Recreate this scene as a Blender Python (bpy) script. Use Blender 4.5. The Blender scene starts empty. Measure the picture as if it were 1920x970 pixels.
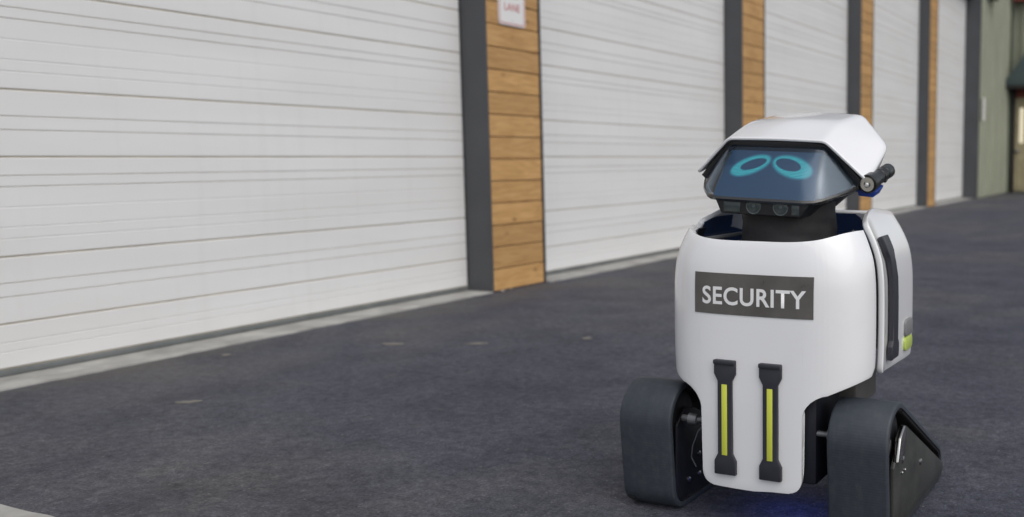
import bpy, bmesh, math, random
from mathutils import Vector, Matrix
R = math.radians
random.seed(11)
scene = bpy.context.scene
COL = scene.collection

# ------------------------------------------------------------------ camera
cd = bpy.data.cameras.new('camera')
cam = bpy.data.objects.new('camera', cd); COL.objects.link(cam)
scene.camera = cam
cd.sensor_width = 36.0
cd.lens = 36.0 * 1820 / 1920
cd.shift_x = -0.25
cd.clip_start = 0.05; cd.clip_end = 2000
cam.location = (0, 0, 0.9)
cam.rotation_euler = (math.pi / 2 - 0.104019, 0, 0.400619)
cd.dof.use_dof = True
cd.dof.focus_distance = 2.28
cd.dof.aperture_fstop = 2.6

# ------------------------------------------------------------------ light
SUN_EL, SUN_AZ = R(52), R(124)          # azimuth clockwise from +Y: to the right of the camera, facing the doors
world = bpy.data.worlds.new('World'); scene.world = world
world.use_nodes = True
wn, wl = world.node_tree.nodes, world.node_tree.links
wn.clear()
sky = wn.new('ShaderNodeTexSky'); sky.sky_type = 'NISHITA'; sky.sun_disc = False
sky.sun_elevation = SUN_EL; sky.sun_rotation = SUN_AZ
sky.air_density = 1.0; sky.dust_density = 2.5; sky.ozone_density = 1.0
hs = wn.new('ShaderNodeHueSaturation'); hs.inputs['Saturation'].default_value = 0.42
bgn = wn.new('ShaderNodeBackground'); bgn.inputs['Strength'].default_value = 0.105
wo = wn.new('ShaderNodeOutputWorld')
wl.new(sky.outputs[0], hs.inputs['Color']); wl.new(hs.outputs[0], bgn.inputs['Color']); wl.new(bgn.outputs[0], wo.inputs[0])
sd = bpy.data.lights.new('sun', 'SUN'); sd.energy = 1.05; sd.angle = R(85); sd.color = (1.0, 0.955, 0.90)
sun = bpy.data.objects.new('sun', sd); COL.objects.link(sun)
sdir = Vector((math.sin(SUN_AZ) * math.cos(SUN_EL), math.cos(SUN_AZ) * math.cos(SUN_EL), math.sin(SUN_EL)))
sun.rotation_euler = sdir.to_track_quat('Z', 'Y').to_euler()
sun.location = (6, -10, 12)
vs = scene.view_settings
vs.view_transform = 'Standard'; vs.look = 'None'; vs.gamma = 1.0; vs.use_curve_mapping = False
vs.exposure = 0.43

# ------------------------------------------------------------------ materials
def mat(name, col, rough=0.5, metal=0.0, coat=0.0, spec=0.5, emit=None, estr=0.0,
        noise=0.0, nscale=8.0, bump=0.0, bscale=60.0, rvar=0.0, objvar=0.0):
    m = bpy.data.materials.new(name); m.use_nodes = True
    n, l = m.node_tree.nodes, m.node_tree.links
    b = n['Principled BSDF']
    b.inputs['Base Color'].default_value = (*col, 1)
    b.inputs['Roughness'].default_value = rough
    b.inputs['Metallic'].default_value = metal
    b.inputs['Coat Weight'].default_value = coat
    b.inputs['Coat Roughness'].default_value = 0.06
    b.inputs['Specular IOR Level'].default_value = spec
    if emit:
        b.inputs['Emission Color'].default_value = (*emit, 1)
        b.inputs['Emission Strength'].default_value = estr
    tc = n.new('ShaderNodeTexCoord')
    if noise or rvar:
        t = n.new('ShaderNodeTexNoise'); t.inputs['Scale'].default_value = nscale
        t.inputs['Detail'].default_value = 6; t.inputs['Roughness'].default_value = 0.6
        l.new(tc.outputs['Object'], t.inputs['Vector'])
        if noise:
            mr = n.new('ShaderNodeMapRange'); mr.inputs['From Min'].default_value = 0.3; mr.inputs['From Max'].default_value = 0.7
            mr.inputs['To Min'].default_value = 1 - noise; mr.inputs['To Max'].default_value = 1 + noise
            l.new(t.outputs['Fac'], mr.inputs['Value'])
            mx = n.new('ShaderNodeVectorMath'); mx.operation = 'SCALE'
            mx.inputs[0].default_value = col
            l.new(mr.outputs[0], mx.inputs['Scale']); l.new(mx.outputs[0], b.inputs['Base Color'])
        if rvar:
            m2 = n.new('ShaderNodeMapRange'); m2.inputs['From Min'].default_value = 0.3; m2.inputs['From Max'].default_value = 0.7
            m2.inputs['To Min'].default_value = max(0.02, rough - rvar); m2.inputs['To Max'].default_value = rough + rvar
            l.new(t.outputs['Fac'], m2.inputs['Value']); l.new(m2.outputs[0], b.inputs['Roughness'])
    if bump:
        t2 = n.new('ShaderNodeTexNoise'); t2.inputs['Scale'].default_value = bscale; t2.inputs['Detail'].default_value = 5
        l.new(tc.outputs['Object'], t2.inputs['Vector'])
        bp = n.new('ShaderNodeBump'); bp.inputs['Strength'].default_value = bump; bp.inputs['Distance'].default_value = 0.002
        l.new(t2.outputs['Fac'], bp.inputs['Height']); l.new(bp.outputs[0], b.inputs['Normal'])
    return m

def asphalt_mat():
    m = bpy.data.materials.new('asphalt'); m.use_nodes = True
    n, l = m.node_tree.nodes, m.node_tree.links; b = n['Principled BSDF']
    tc = n.new('ShaderNodeTexCoord')
    def noise(scale, det=6, rough=0.6, vec=None):
        t = n.new('ShaderNodeTexNoise'); t.inputs['Scale'].default_value = scale
        t.inputs['Detail'].default_value = det; t.inputs['Roughness'].default_value = rough
        l.new(vec or tc.outputs['Object'], t.inputs['Vector']); return t
    def ramp(src, pts):
        r = n.new('ShaderNodeValToRGB'); e = r.color_ramp.elements
        e[0].position, e[0].color = pts[0][0], (*pts[0][1], 1)
        e[1].position, e[1].color = pts[-1][0], (*pts[-1][1], 1)
        for p, c in pts[1:-1]:
            x = e.new(p); x.color = (*c, 1)
        l.new(src, r.inputs[0]); return r
    def mix(a, bb, fac, mode='MIX'):
        x = n.new('ShaderNodeMix'); x.data_type = 'RGBA'; x.blend_type = mode
        for s, v in ((x.inputs[0], fac), (x.inputs[6], a), (x.inputs[7], bb)):
            if hasattr(v, 'links') or hasattr(v, 'is_linked'): l.new(v, s)
            elif isinstance(v, tuple): s.default_value = (*v, 1)
            else: s.default_value = v
        return x.outputs[2]
    big = noise(0.45, 6, 0.62); base = ramp(big.outputs['Fac'], [(0.33, (0.043, 0.047, 0.065)), (0.47, (0.055, 0.058, 0.077)), (0.58, (0.066, 0.067, 0.079)), (0.70, (0.080, 0.077, 0.074))])
    med = noise(3.1, 7, 0.68); md = ramp(med.outputs['Fac'], [(0.32, (0.62, 0.62, 0.66)), (0.5, (1, 1, 1)), (0.70, (1.42, 1.39, 1.30))])
    c0 = mix(base.outputs[0], md.outputs[0], 0.9, 'MULTIPLY')
    fine = noise(130, 3, 0.75); g = ramp(fine.outputs['Fac'], [(0.30, (0.42, 0.42, 0.45)), (0.52, (1, 1, 1)), (0.74, (2.1, 2.1, 2.05))])
    c1 = mix(c0, g.outputs[0], 0.85, 'MULTIPLY')
    mid = noise(30, 5, 0.72); mg = ramp(mid.outputs['Fac'], [(0.32, (0.50, 0.50, 0.53)), (0.5, (1, 1, 1)), (0.70, (1.6, 1.58, 1.52))])
    c1 = mix(c1, mg.outputs[0], 0.9, 'MULTIPLY')
    # sparse pale stones in the surface
    vo = n.new('ShaderNodeTexVoronoi'); vo.inputs['Scale'].default_value = 52; l.new(tc.outputs['Object'], vo.inputs['Vector'])
    st = ramp(vo.outputs['Distance'], [(0.12, (1, 1, 1)), (0.24, (0, 0, 0))])
    vc = n.new('ShaderNodeSeparateColor'); l.new(vo.outputs['Color'], vc.inputs[0])
    gt = n.new('ShaderNodeMath'); gt.operation = 'GREATER_THAN'; gt.inputs[1].default_value = 0.8; l.new(vc.outputs[0], gt.inputs[0])
    mu = n.new('ShaderNodeMath'); mu.operation = 'MULTIPLY'; l.new(st.outputs[0], mu.inputs[0]); l.new(gt.outputs[0], mu.inputs[1])
    mu2 = n.new('ShaderNodeMath'); mu2.operation = 'MULTIPLY'; mu2.inputs[1].default_value = 0.5; l.new(mu.outputs[0], mu2.inputs[0])
    c2 = mix(c1, (0.22, 0.21, 0.20), mu2.outputs[0])
    # brownish dust along the foot of the doors (x near -3.9)
    sx = n.new('ShaderNodeSeparateXYZ'); l.new(tc.outputs['Object'], sx.inputs[0])
    dd = n.new('ShaderNodeMapRange'); dd.inputs['From Min'].default_value = -3.1; dd.inputs['From Max'].default_value = -4.1
    l.new(sx.outputs['X'], dd.inputs['Value'])
    dn = noise(1.6, 7, 0.65); dr = ramp(dn.outputs['Fac'], [(0.42, (0, 0, 0)), (0.66, (1, 1, 1))])
    dm = n.new('ShaderNodeMath'); dm.operation = 'MULTIPLY'; l.new(dd.outputs[0], dm.inputs[0]); l.new(dr.outputs[0], dm.inputs[1])
    dm2 = n.new('ShaderNodeMath'); dm2.operation = 'MULTIPLY'; dm2.inputs[1].default_value = 0.6; l.new(dm.outputs[0], dm2.inputs[0])
    c3 = mix(c2, (0.115, 0.105, 0.088), dm2.outputs[0])
    # old drips and scuffs
    s2 = noise(4.5, 8, 0.72); sr = ramp(s2.outputs['Fac'], [(0.60, (0, 0, 0)), (0.74, (1, 1, 1))])
    sm = n.new('ShaderNodeMath'); sm.operation = 'MULTIPLY'; sm.inputs[1].default_value = 0.35; l.new(sr.outputs[0], sm.inputs[0])
    c4 = mix(c3, (0.125, 0.12, 0.118), sm.outputs[0])
    l.new(c4, b.inputs['Base Color'])
    b.inputs['Roughness'].default_value = 0.78; b.inputs['Specular IOR Level'].default_value = 0.35
    bn = noise(80, 4, 0.75); bp = n.new('ShaderNodeBump'); bp.inputs['Strength'].default_value = 1.0; bp.inputs['Distance'].default_value = 0.006
    l.new(bn.outputs['Fac'], bp.inputs['Height'])
    bn2 = noise(22, 3, 0.6); bp2 = n.new('ShaderNodeBump'); bp2.inputs['Strength'].default_value = 0.5; bp2.inputs['Distance'].default_value = 0.012
    l.new(bn2.outputs['Fac'], bp2.inputs['Height']); l.new(bp.outputs[0], bp2.inputs['Normal']); l.new(bp2.outputs[0], b.inputs['Normal'])
    return m

def wood_mat():
    m = bpy.data.materials.new('cedar_board'); m.use_nodes = True
    n, l = m.node_tree.nodes, m.node_tree.links; b = n['Principled BSDF']
    tc = n.new('ShaderNodeTexCoord'); oi = n.new('ShaderNodeObjectInfo')
    off = n.new('ShaderNodeVectorMath'); off.operation = 'SCALE'; off.inputs[0].default_value = (13, 31, 7); l.new(oi.outputs['Random'], off.inputs['Scale'])
    ad = n.new('ShaderNodeVectorMath'); l.new(tc.outputs['Object'], ad.inputs[0]); l.new(off.outputs[0], ad.inputs[1])
    mp = n.new('ShaderNodeMapping'); mp.inputs['Scale'].default_value = (1, 1.6, 16); l.new(ad.outputs[0], mp.inputs['Vector'])
    t = n.new('ShaderNodeTexNoise'); t.inputs['Scale'].default_value = 3.2; t.inputs['Detail'].default_value = 7; t.inputs['Distortion'].default_value = 0.8
    l.new(mp.outputs[0], t.inputs['Vector'])
    r = n.new('ShaderNodeValToRGB'); e = r.color_ramp.elements
    e[0].position, e[0].color = 0.28, (0.41, 0.225, 0.082, 1)
    e[1].position, e[1].color = 0.72, (0.60, 0.365, 0.155, 1)
    x = e.new(0.5); x.color = (0.515, 0.295, 0.112, 1)
    l.new(t.outputs['Fac'], r.inputs[0])
    # knots
    mk = n.new('ShaderNodeMapping'); mk.inputs['Scale'].default_value = (1, 3.2, 5.5); l.new(ad.outputs[0], mk.inputs['Vector'])
    vo = n.new('ShaderNodeTexVoronoi'); vo.inputs['Scale'].default_value = 1.5; l.new(mk.outputs[0], vo.inputs['Vector'])
    kr = n.new('ShaderNodeValToRGB'); kr.color_ramp.elements[0].position = 0.03; kr.color_ramp.elements[0].color = (0.42, 0.36, 0.30, 1)
    kr.color_ramp.elements[1].position = 0.15; kr.color_ramp.elements[1].color = (1, 1, 1, 1); l.new(vo.outputs['Distance'], kr.inputs[0])
    mx = n.new('ShaderNodeMix'); mx.data_type = 'RGBA'; mx.blend_type = 'MULTIPLY'; mx.inputs[0].default_value = 0.9
    l.new(r.outputs[0], mx.inputs[6]); l.new(kr.outputs[0], mx.inputs[7])
    mr = n.new('ShaderNodeMapRange'); mr.inputs['To Min'].default_value = 0.88; mr.inputs['To Max'].default_value = 1.10; l.new(oi.outputs['Random'], mr.inputs['Value'])
    sc = n.new('ShaderNodeVectorMath'); sc.operation = 'SCALE'; l.new(mx.outputs[2], sc.inputs[0]); l.new(mr.outputs[0], sc.inputs['Scale'])
    l.new(sc.outputs[0], b.inputs['Base Color'])
    b.inputs['Roughness'].default_value = 0.55
    bp = n.new('ShaderNodeBump'); bp.inputs['Strength'].default_value = 0.25; bp.inputs['Distance'].default_value = 0.002
    l.new(t.outputs['Fac'], bp.inputs['Height']); l.new(bp.outputs[0], b.inputs['Normal'])
    return m

def door_mat():
    m = bpy.data.materials.new('white_door_steel'); m.use_nodes = True
    n, l = m.node_tree.nodes, m.node_tree.links; b = n['Principled BSDF']
    tc = n.new('ShaderNodeTexCoord'); ge = n.new('ShaderNodeNewGeometry')
    mp = n.new('ShaderNodeMapping'); mp.inputs['Scale'].default_value = (1, 0.55, 3.0); l.new(ge.outputs['Position'], mp.inputs['Vector'])
    t = n.new('ShaderNodeTexNoise'); t.inputs['Scale'].default_value = 1.3; t.inputs['Detail'].default_value = 6; l.new(mp.outputs[0], t.inputs['Vector'])
    r = n.new('ShaderNodeValToRGB'); e = r.color_ramp.elements
    e[0].position, e[0].color = 0.3, (0.725, 0.72, 0.705, 1); e[1].position, e[1].color = 0.7, (0.78, 0.78, 0.775, 1)
    l.new(t.outputs['Fac'], r.inputs[0])
    # grime low on the door and faint drips
    mp2 = n.new('ShaderNodeMapping'); mp2.inputs['Scale'].default_value = (1, 9, 0.7); l.new(ge.outputs['Position'], mp2.inputs['Vector'])
    t2 = n.new('ShaderNodeTexNoise'); t2.inputs['Scale'].default_value = 1.5; t2.inputs['Detail'].default_value = 8; l.new(mp2.outputs[0], t2.inputs['Vector'])
    r2 = n.new('ShaderNodeValToRGB'); r2.color_ramp.elements[0].position = 0.56; r2.color_ramp.elements[0].color = (0, 0, 0, 1)
    r2.color_ramp.elements[1].position = 0.8; r2.color_ramp.elements[1].color = (0.10, 0.10, 0.10, 1); l.new(t2.outputs['Fac'], r2.inputs[0])
    mx = n.new('ShaderNodeMix'); mx.data_type = 'RGBA'; l.new(r2.outputs[0], mx.inputs[0]); l.new(r.outputs[0], mx.inputs[6]); mx.inputs[7].default_value = (0.5, 0.47, 0.41, 1)
    l.new(mx.outputs[2], b.inputs['Base Color'])
    b.inputs['Roughness'].default_value = 0.42
    return m

def glass_mat():
    m = bpy.data.materials.new('smoked_glass'); m.use_nodes = True
    n, l = m.node_tree.nodes, m.node_tree.links
    n.remove(n['Principled BSDF']); out = n['Material Output']
    tr = n.new('ShaderNodeBsdfTransparent'); tr.inputs[0].default_value = (0.72, 0.78, 0.82, 1)
    gl = n.new('ShaderNodeBsdfGlossy'); gl.inputs['Roughness'].default_value = 0.16; gl.inputs['Color'].default_value = (0.80, 0.88, 1.0, 1)
    lw = n.new('ShaderNodeLayerWeight'); lw.inputs['Blend'].default_value = 0.5
    pw = n.new('ShaderNodeMath'); pw.operation = 'POWER'; pw.inputs[1].default_value = 3.0; l.new(lw.outputs['Facing'], pw.inputs[0])
    fr = n.new('ShaderNodeMapRange'); fr.inputs['To Min'].default_value = 0.065; fr.inputs['To Max'].default_value = 0.40; l.new(pw.outputs[0], fr.inputs['Value'])
    mx = n.new('ShaderNodeMixShader')
    l.new(fr.outputs[0], mx.inputs[0]); l.new(tr.outputs[0], mx.inputs[1]); l.new(gl.outputs[0], mx.inputs[2]); l.new(mx.outputs[0], out.inputs[0])
    return m

def eye_mat():
    m = bpy.data.materials.new('cyan_led_eye'); m.use_nodes = True
    n, l = m.node_tree.nodes, m.node_tree.links; b = n['Principled BSDF']
    tc = n.new('ShaderNodeTexCoord')
    vo = n.new('ShaderNodeTexVoronoi'); vo.inputs['Scale'].default_value = 420; vo.inputs['Randomness'].default_value = 0.0
    l.new(tc.outputs['Object'], vo.inputs['Vector'])
    mr = n.new('ShaderNodeMapRange'); mr.inputs['From Min'].default_value = 0.2; mr.inputs['From Max'].default_value = 0.62
    mr.inputs['To Min'].default_value = 1.15; mr.inputs['To Max'].default_value = 0.3
    l.new(vo.outputs['Distance'], mr.inputs['Value'])
    b.inputs['Base Color'].default_value = (0.01, 0.05, 0.06, 1)
    b.inputs['Emission Color'].default_value = (0.08, 0.58, 0.62, 1)
    l.new(mr.outputs[0], b.inputs['Emission Strength'])
    return m

def tread_mat():
    m = mat('rubber_belt', (0.034, 0.041, 0.051), rough=0.58, rvar=0.1, nscale=14)
    n, l = m.node_tree.nodes, m.node_tree.links; b = n['Principled BSDF']
    tc = n.new('ShaderNodeTexCoord')
    # fine cross ribs of the belt and dusty scuffs dragged along it
    w = n.new('ShaderNodeTexWave'); w.wave_type = 'BANDS'; w.bands_direction = 'Z'; w.inputs['Scale'].default_value = 48; w.inputs['Distortion'].default_value = 0.6
    l.new(tc.outputs['Object'], w.inputs['Vector'])
    mp = n.new('ShaderNodeMapping'); mp.inputs['Scale'].default_value = (46, 5, 5); l.new(tc.outputs['Object'], mp.inputs['Vector'])
    t = n.new('ShaderNodeTexNoise'); t.inputs['Scale'].default_value = 1.0; t.inputs['Detail'].default_value = 8; t.inputs['Roughness'].default_value = 0.7; l.new(mp.outputs[0], t.inputs['Vector'])
    t3 = n.new('ShaderNodeTexNoise'); t3.inputs['Scale'].default_value = 60; t3.inputs['Detail'].default_value = 6; l.new(tc.outputs['Object'], t3.inputs['Vector'])
    mu = n.new('ShaderNodeMath'); mu.operation = 'MULTIPLY'; l.new(t.outputs['Fac'], mu.inputs[0]); l.new(t3.outputs['Fac'], mu.inputs[1])
    r = n.new('ShaderNodeValToRGB'); e = r.color_ramp.elements
    e[0].position, e[0].color = 0.14, (0.028, 0.035, 0.045, 1); e[1].position, e[1].color = 0.44, (0.046, 0.051, 0.058, 1)
    x = e.new(0.26); x.color = (0.033, 0.041, 0.052, 1)
    l.new(mu.outputs[0], r.inputs[0]); l.new(r.outputs[0], b.inputs['Base Color'])
    bp = n.new('ShaderNodeBump'); bp.inputs['Strength'].default_value = 0.09; bp.inputs['Distance'].default_value = 0.001
    l.new(w.outputs['Fac'], bp.inputs['Height']); l.new(bp.outputs[0], b.inputs['Normal'])
    return m

def shell_mat():
    m = mat('white_gloss_shell', (0.80, 0.805, 0.815), 0.28, coat=0.8)
    n, l = m.node_tree.nodes, m.node_tree.links; b = n['Principled BSDF']
    tc = n.new('ShaderNodeTexCoord')
    t = n.new('ShaderNodeTexNoise'); t.inputs['Scale'].default_value = 26; t.inputs['Detail'].default_value = 9; t.inputs['Roughness'].default_value = 0.72
    l.new(tc.outputs['Object'], t.inputs['Vector'])
    t2 = n.new('ShaderNodeTexNoise'); t2.inputs['Scale'].default_value = 5; t2.inputs['Detail'].default_value = 3; l.new(tc.outputs['Object'], t2.inputs['Vector'])
    mu = n.new('ShaderNodeMath'); mu.operation = 'MULTIPLY'; l.new(t.outputs['Fac'], mu.inputs[0]); l.new(t2.outputs['Fac'], mu.inputs[1])
    r = n.new('ShaderNodeValToRGB'); e = r.color_ramp.elements
    e[0].position, e[0].color = 0.30, (0.805, 0.81, 0.82, 1); e[1].position, e[1].color = 0.50, (0.785, 0.787, 0.79, 1)
    l.new(mu.outputs[0], r.inputs[0]); l.new(r.outputs[0], b.inputs['Base Color'])
    mr = n.new('ShaderNodeMapRange'); mr.inputs['From Min'].default_value = 0.15; mr.inputs['From Max'].default_value = 0.45
    mr.inputs['To Min'].default_value = 0.19; mr.inputs['To Max'].default_value = 0.26; l.new(mu.outputs[0], mr.inputs['Value']); l.new(mr.outputs[0], b.inputs['Roughness'])
    return m

M = dict(
    asphalt=asphalt_mat(), wood=wood_mat(), door=door_mat(), glass=glass_mat(), eye=eye_mat(), tread=tread_mat(),
    concrete=mat('concrete', (0.33, 0.325, 0.305), 0.85, noise=0.3, nscale=5, bump=0.5, bscale=90),
    jamb=mat('charcoal_steel', (0.062, 0.065, 0.072), 0.5, noise=0.12, nscale=2.5),
    trim=mat('dark_trim', (0.05, 0.05, 0.052), 0.5),
    backing=mat('joint_seal', (0.40, 0.35, 0.27), 0.8, noise=0.3, nscale=3),
    seal=mat('grey_rubber_seal', (0.135, 0.145, 0.145), 0.7, noise=0.2, nscale=6),
    signw=mat('sign_white', (0.78, 0.77, 0.76), 0.4), signr=mat('sign_red', (0.56, 0.20, 0.20), 0.45),
    green=mat('olive_steel', (0.285, 0.30, 0.225), 0.5, noise=0.12, nscale=1.5),
    dgreen=mat('dark_green_trim', (0.075, 0.095, 0.06), 0.5),
    teal=mat('slate_roof_metal', (0.085, 0.118, 0.12), 0.45, noise=0.15, nscale=2),
    tan=mat('tan_panel', (0.38, 0.33, 0.20), 0.6, noise=0.15, nscale=3),
    redf=mat('red_fascia', (0.20, 0.045, 0.035), 0.5, noise=0.2, nscale=3),
    dark=mat('dark_frame', (0.02, 0.018, 0.016), 0.5),
    glintpane=mat('pane_glow_as_glint', (0.3, 0.28, 0.2), 0.15, emit=(1.0, 0.9, 0.66), estr=0.5, noise=0.3, nscale=6),  # warm glow put in for bright reflections on the door glass
    shell=shell_mat(),
    strap=mat('charcoal_plastic', (0.030, 0.031, 0.040), 0.42, rvar=0.08, nscale=30),
    yellow=mat('yellow_green_strip', (0.62, 0.66, 0.08), 0.45),
    label=mat('grey_label', (0.105, 0.098, 0.090), 0.38, noise=0.2, nscale=12, rvar=0.12),
    letter=mat('white_lettering', (0.80, 0.80, 0.80), 0.5),
    black=mat('black_plastic', (0.014, 0.014, 0.016), 0.45, rvar=0.1, nscale=20),
    fabric=mat('black_neck_gaiter', (0.022, 0.021, 0.022), 0.7, noise=0.3, nscale=14, bump=0.6, bscale=35),
    navy=mat('navy_liner', (0.032, 0.056, 0.135), 0.30, coat=0.3, noise=0.15, nscale=8),
    navy2=mat('blue_grey_collar', (0.10, 0.14, 0.21), 0.35),
    screen=mat('screen_with_sky_glow', (0.020, 0.040, 0.075), 0.35, emit=(0.045, 0.09, 0.155), estr=0.40),  # blue glow also stands in for sky reflected in the visor
    halo1=mat('eye_halo_bright', (0.02, 0.05, 0.07), 0.4, emit=(0.035, 0.24, 0.28), estr=0.9), halo2=mat('eye_halo_dim', (0.02, 0.045, 0.07), 0.4, emit=(0.035, 0.125, 0.18), estr=0.75),
    axle=mat('dull_axle', (0.16, 0.165, 0.17), 0.4, metal=0.6, noise=0.3, nscale=40),
    cheek=mat('smoky_cheek', (0.075, 0.080, 0.076), 0.55, noise=0.25, nscale=25),
    chassis=mat('dark_chassis', (0.010, 0.011, 0.018), 0.5, noise=0.3, nscale=12),
    plate=mat('dark_grey_plate', (0.040, 0.041, 0.038), 0.45, noise=0.35, nscale=7, rvar=0.12, bump=0.2, bscale=40),
    grey=mat('mid_grey_part', (0.20, 0.20, 0.205), 0.5), column=mat('grey_column', (0.09, 0.085, 0.08), 0.55, noise=0.2, nscale=9),
    chrome=mat('chrome', (0.62, 0.60, 0.56), 0.16, metal=1.0), steel=mat('bolt_steel', (0.42, 0.42, 0.43), 0.3, metal=1.0),
    lens=mat('camera_lens', (0.040, 0.052, 0.054), 0.25, coat=0.4), lens2=mat('lens_inner', (0.075, 0.098, 0.098), 0.5),
    torch=mat('torch_black', (0.016, 0.017, 0.016), 0.3, metal=0.3, rvar=0.08, nscale=40),
    bluep=mat('blue_plastic', (0.016, 0.055, 0.30), 0.35),
    green_lamp=mat('green_yellow_lamp', (0.47, 0.58, 0.13), 0.3),
    blue_led=mat('blue_underglow', (0.02, 0.05, 0.3), 0.4, emit=(0.02, 0.10, 1.0), estr=1.5),
    leaf=mat('pale_dry_leaf', (0.145, 0.136, 0.12), 0.8, noise=0.25, nscale=30),
    stone=mat('pale_stone', (0.32, 0.29, 0.25), 0.8, noise=0.2, nscale=40),
    copper=mat('cable', (0.10, 0.10, 0.12), 0.4),
)

# ------------------------------------------------------------------ helpers
def finish(me, angle=35, smooth=True):
    if smooth:
        me.polygons.foreach_set('use_smooth', [True] * len(me.polygons))
        me.set_sharp_from_angle(angle=R(angle))
    me.update()

def link(name, me, m, parent=None, loc=(0, 0, 0)):
    o = bpy.data.objects.new(name, me); COL.objects.link(o)
    if m and not me.materials: me.materials.append(m)
    o.parent = parent; o.location = loc
    return o

def bake_mods(o, angle=35):
    """replace a mesh by its modified version"""
    dg = bpy.context.evaluated_depsgraph_get(); dg.update()
    me = bpy.data.meshes.new_from_object(o.evaluated_get(dg))
    o.modifiers.clear(); o.data = me
    finish(me, angle)
    return o

def mesh(name, verts, faces, m, parent=None, loc=(0, 0, 0), solid=0, offset=-1, bevel=0, segs=3, subsurf=0, angle=35, blimit=40):
    me = bpy.data.meshes.new(name)
    me.from_pydata([tuple(v) for v in verts], [], faces)
    bm = bmesh.new(); bm.from_mesh(me); bmesh.ops.remove_doubles(bm, verts=bm.verts, dist=1e-6)
    bmesh.ops.recalc_face_normals(bm, faces=bm.faces); bm.to_mesh(me); bm.free()
    o = link(name, me, m, parent, loc)
    if solid:
        s = o.modifiers.new('s', 'SOLIDIFY'); s.thickness = solid; s.offset = offset
    if bevel:
        b = o.modifiers.new('b', 'BEVEL'); b.width = bevel; b.segments = segs; b.limit_method = 'ANGLE'; b.angle_limit = R(blimit)
    if subsurf:
        q = o.modifiers.new('q', 'SUBSURF'); q.levels = q.render_levels = subsurf
    if solid or bevel or subsurf: bake_mods(o, angle)
    else: finish(me, angle)
    return o

BOXF = [(0, 1, 3, 2), (4, 6, 7, 5), (0, 4, 5, 1), (2, 3, 7, 6), (0, 2, 6, 4), (1, 5, 7, 3)]
def box(name, x0, x1, y0, y1, z0, z1, m, parent=None, loc=(0, 0, 0), bevel=0, segs=2):
    v = [(x, y, z) for x in (x0, x1) for y in (y0, y1) for z in (z0, z1)]
    return mesh(name, v, BOXF, m, parent, loc, bevel=bevel, segs=segs)

def prism(name, poly, axis, a, b, m, parent=None, loc=(0, 0, 0), bevel=0, segs=2, angle=35, blimit=40):
    """polygon in the two other axes (in order), extruded along axis from a to b"""
    def put(p, t):
        q = list(p); q.insert(axis, t); return tuple(q)
    n = len(poly)
    v = [put(p, a) for p in poly] + [put(p, b) for p in poly]
    f = [tuple(range(n)), tuple(range(2 * n - 1, n - 1, -1))] + [(i, (i + 1) % n, n + (i + 1) % n, n + i) for i in range(n)]
    return mesh(name, v, f, m, parent, loc, bevel=bevel, segs=segs, angle=angle, blimit=blimit)

def lathe(name, prof, p0, d, m, parent=None, n=28, loc=(0, 0, 0), angle=35):
    """revolve (t, r) profile about the axis from p0 along d"""
    d = Vector(d).normalized(); p0 = Vector(p0)
    u = d.orthogonal().normalized(); w = d.cross(u)
    v, f = [], []
    for t, r in prof:
        for k in range(n):
            a = 2 * math.pi * k / n
            v.append(p0 + d * t + (u * math.cos(a) + w * math.sin(a)) * r)
    for i in range(len(prof) - 1):
        for k in range(n):
            f.append((i * n + k, i * n + (k + 1) % n, (i + 1) * n + (k + 1) % n, (i + 1) * n + k))
    f.append(tuple(range(n))); f.append(tuple(range(len(v) - 1, len(v) - n - 1, -1)))
    return mesh(name, v, f, m, parent, loc, angle=angle)

def tube(name, pts, r, m, parent=None, n=8):
    pts = [Vector(p) for p in pts]; v, f = [], []
    for i, p in enumerate(pts):
        d = (pts[min(i + 1, len(pts) - 1)] - pts[max(i - 1, 0)]).normalized()
        u = d.cross(Vector((0.31, 0.2, 0.93))).normalized(); w = d.cross(u)
        for k in range(n):
            a = 2 * math.pi * k / n; v.append(p + (u * math.cos(a) + w * math.sin(a)) * r)
    for i in range(len(pts) - 1):
        for k in range(n): f.append((i * n + k, i * n + (k + 1) % n, (i + 1) * n + (k + 1) % n, (i + 1) * n + k))
    f.append(tuple(range(n))); f.append(tuple(range(len(v) - 1, len(v) - n - 1, -1)))
    return mesh(name, v, f, m, parent)

def hull(name, pts, m, parent=None, loc=(0, 0, 0), bevel=0, segs=3, angle=35):
    bm = bmesh.new()
    for p in pts: bm.verts.new(p)
    bmesh.ops.convex_hull(bm, input=bm.verts)
    bmesh.ops.dissolve_limit(bm, angle_limit=R(3), verts=bm.verts, edges=bm.edges)
    me = bpy.data.meshes.new(name); bm.to_mesh(me); bm.free()
    o = link(name, me, m, parent, loc)
    if bevel:
        b = o.modifiers.new('b', 'BEVEL'); b.width = bevel; b.segments = segs; b.limit_method = 'ANGLE'; b.angle_limit = R(12)
        bake_mods(o, angle)
    else: finish(me, angle)
    return o

def text_mesh(body, size, embolden=0.0, spacing=1.0):
    cu = bpy.data.curves.new('lettering', 'FONT'); cu.body = body; cu.size = size; cu.align_x = 'CENTER'; cu.align_y = 'CENTER'
    cu.offset = embolden; cu.space_character = spacing; cu.resolution_u = 5
    o = bpy.data.objects.new('lettering_tmp', cu); COL.objects.link(o)
    dg = bpy.context.evaluated_depsgraph_get(); dg.update()
    me = bpy.data.meshes.new_from_object(o.evaluated_get(dg))
    bpy.data.objects.remove(o); bpy.data.curves.remove(cu)
    return me

def empty(name, loc, label, cat, group=None):
    o = bpy.data.objects.new(name, None); COL.objects.link(o); o.location = loc
    o.empty_display_size = 0.1
    return tag(o, label, cat, group)

def tag(o, label, cat, group=None):
    o['label'] = label; o['category'] = cat
    if group: o['group'] = group
    return o

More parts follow.
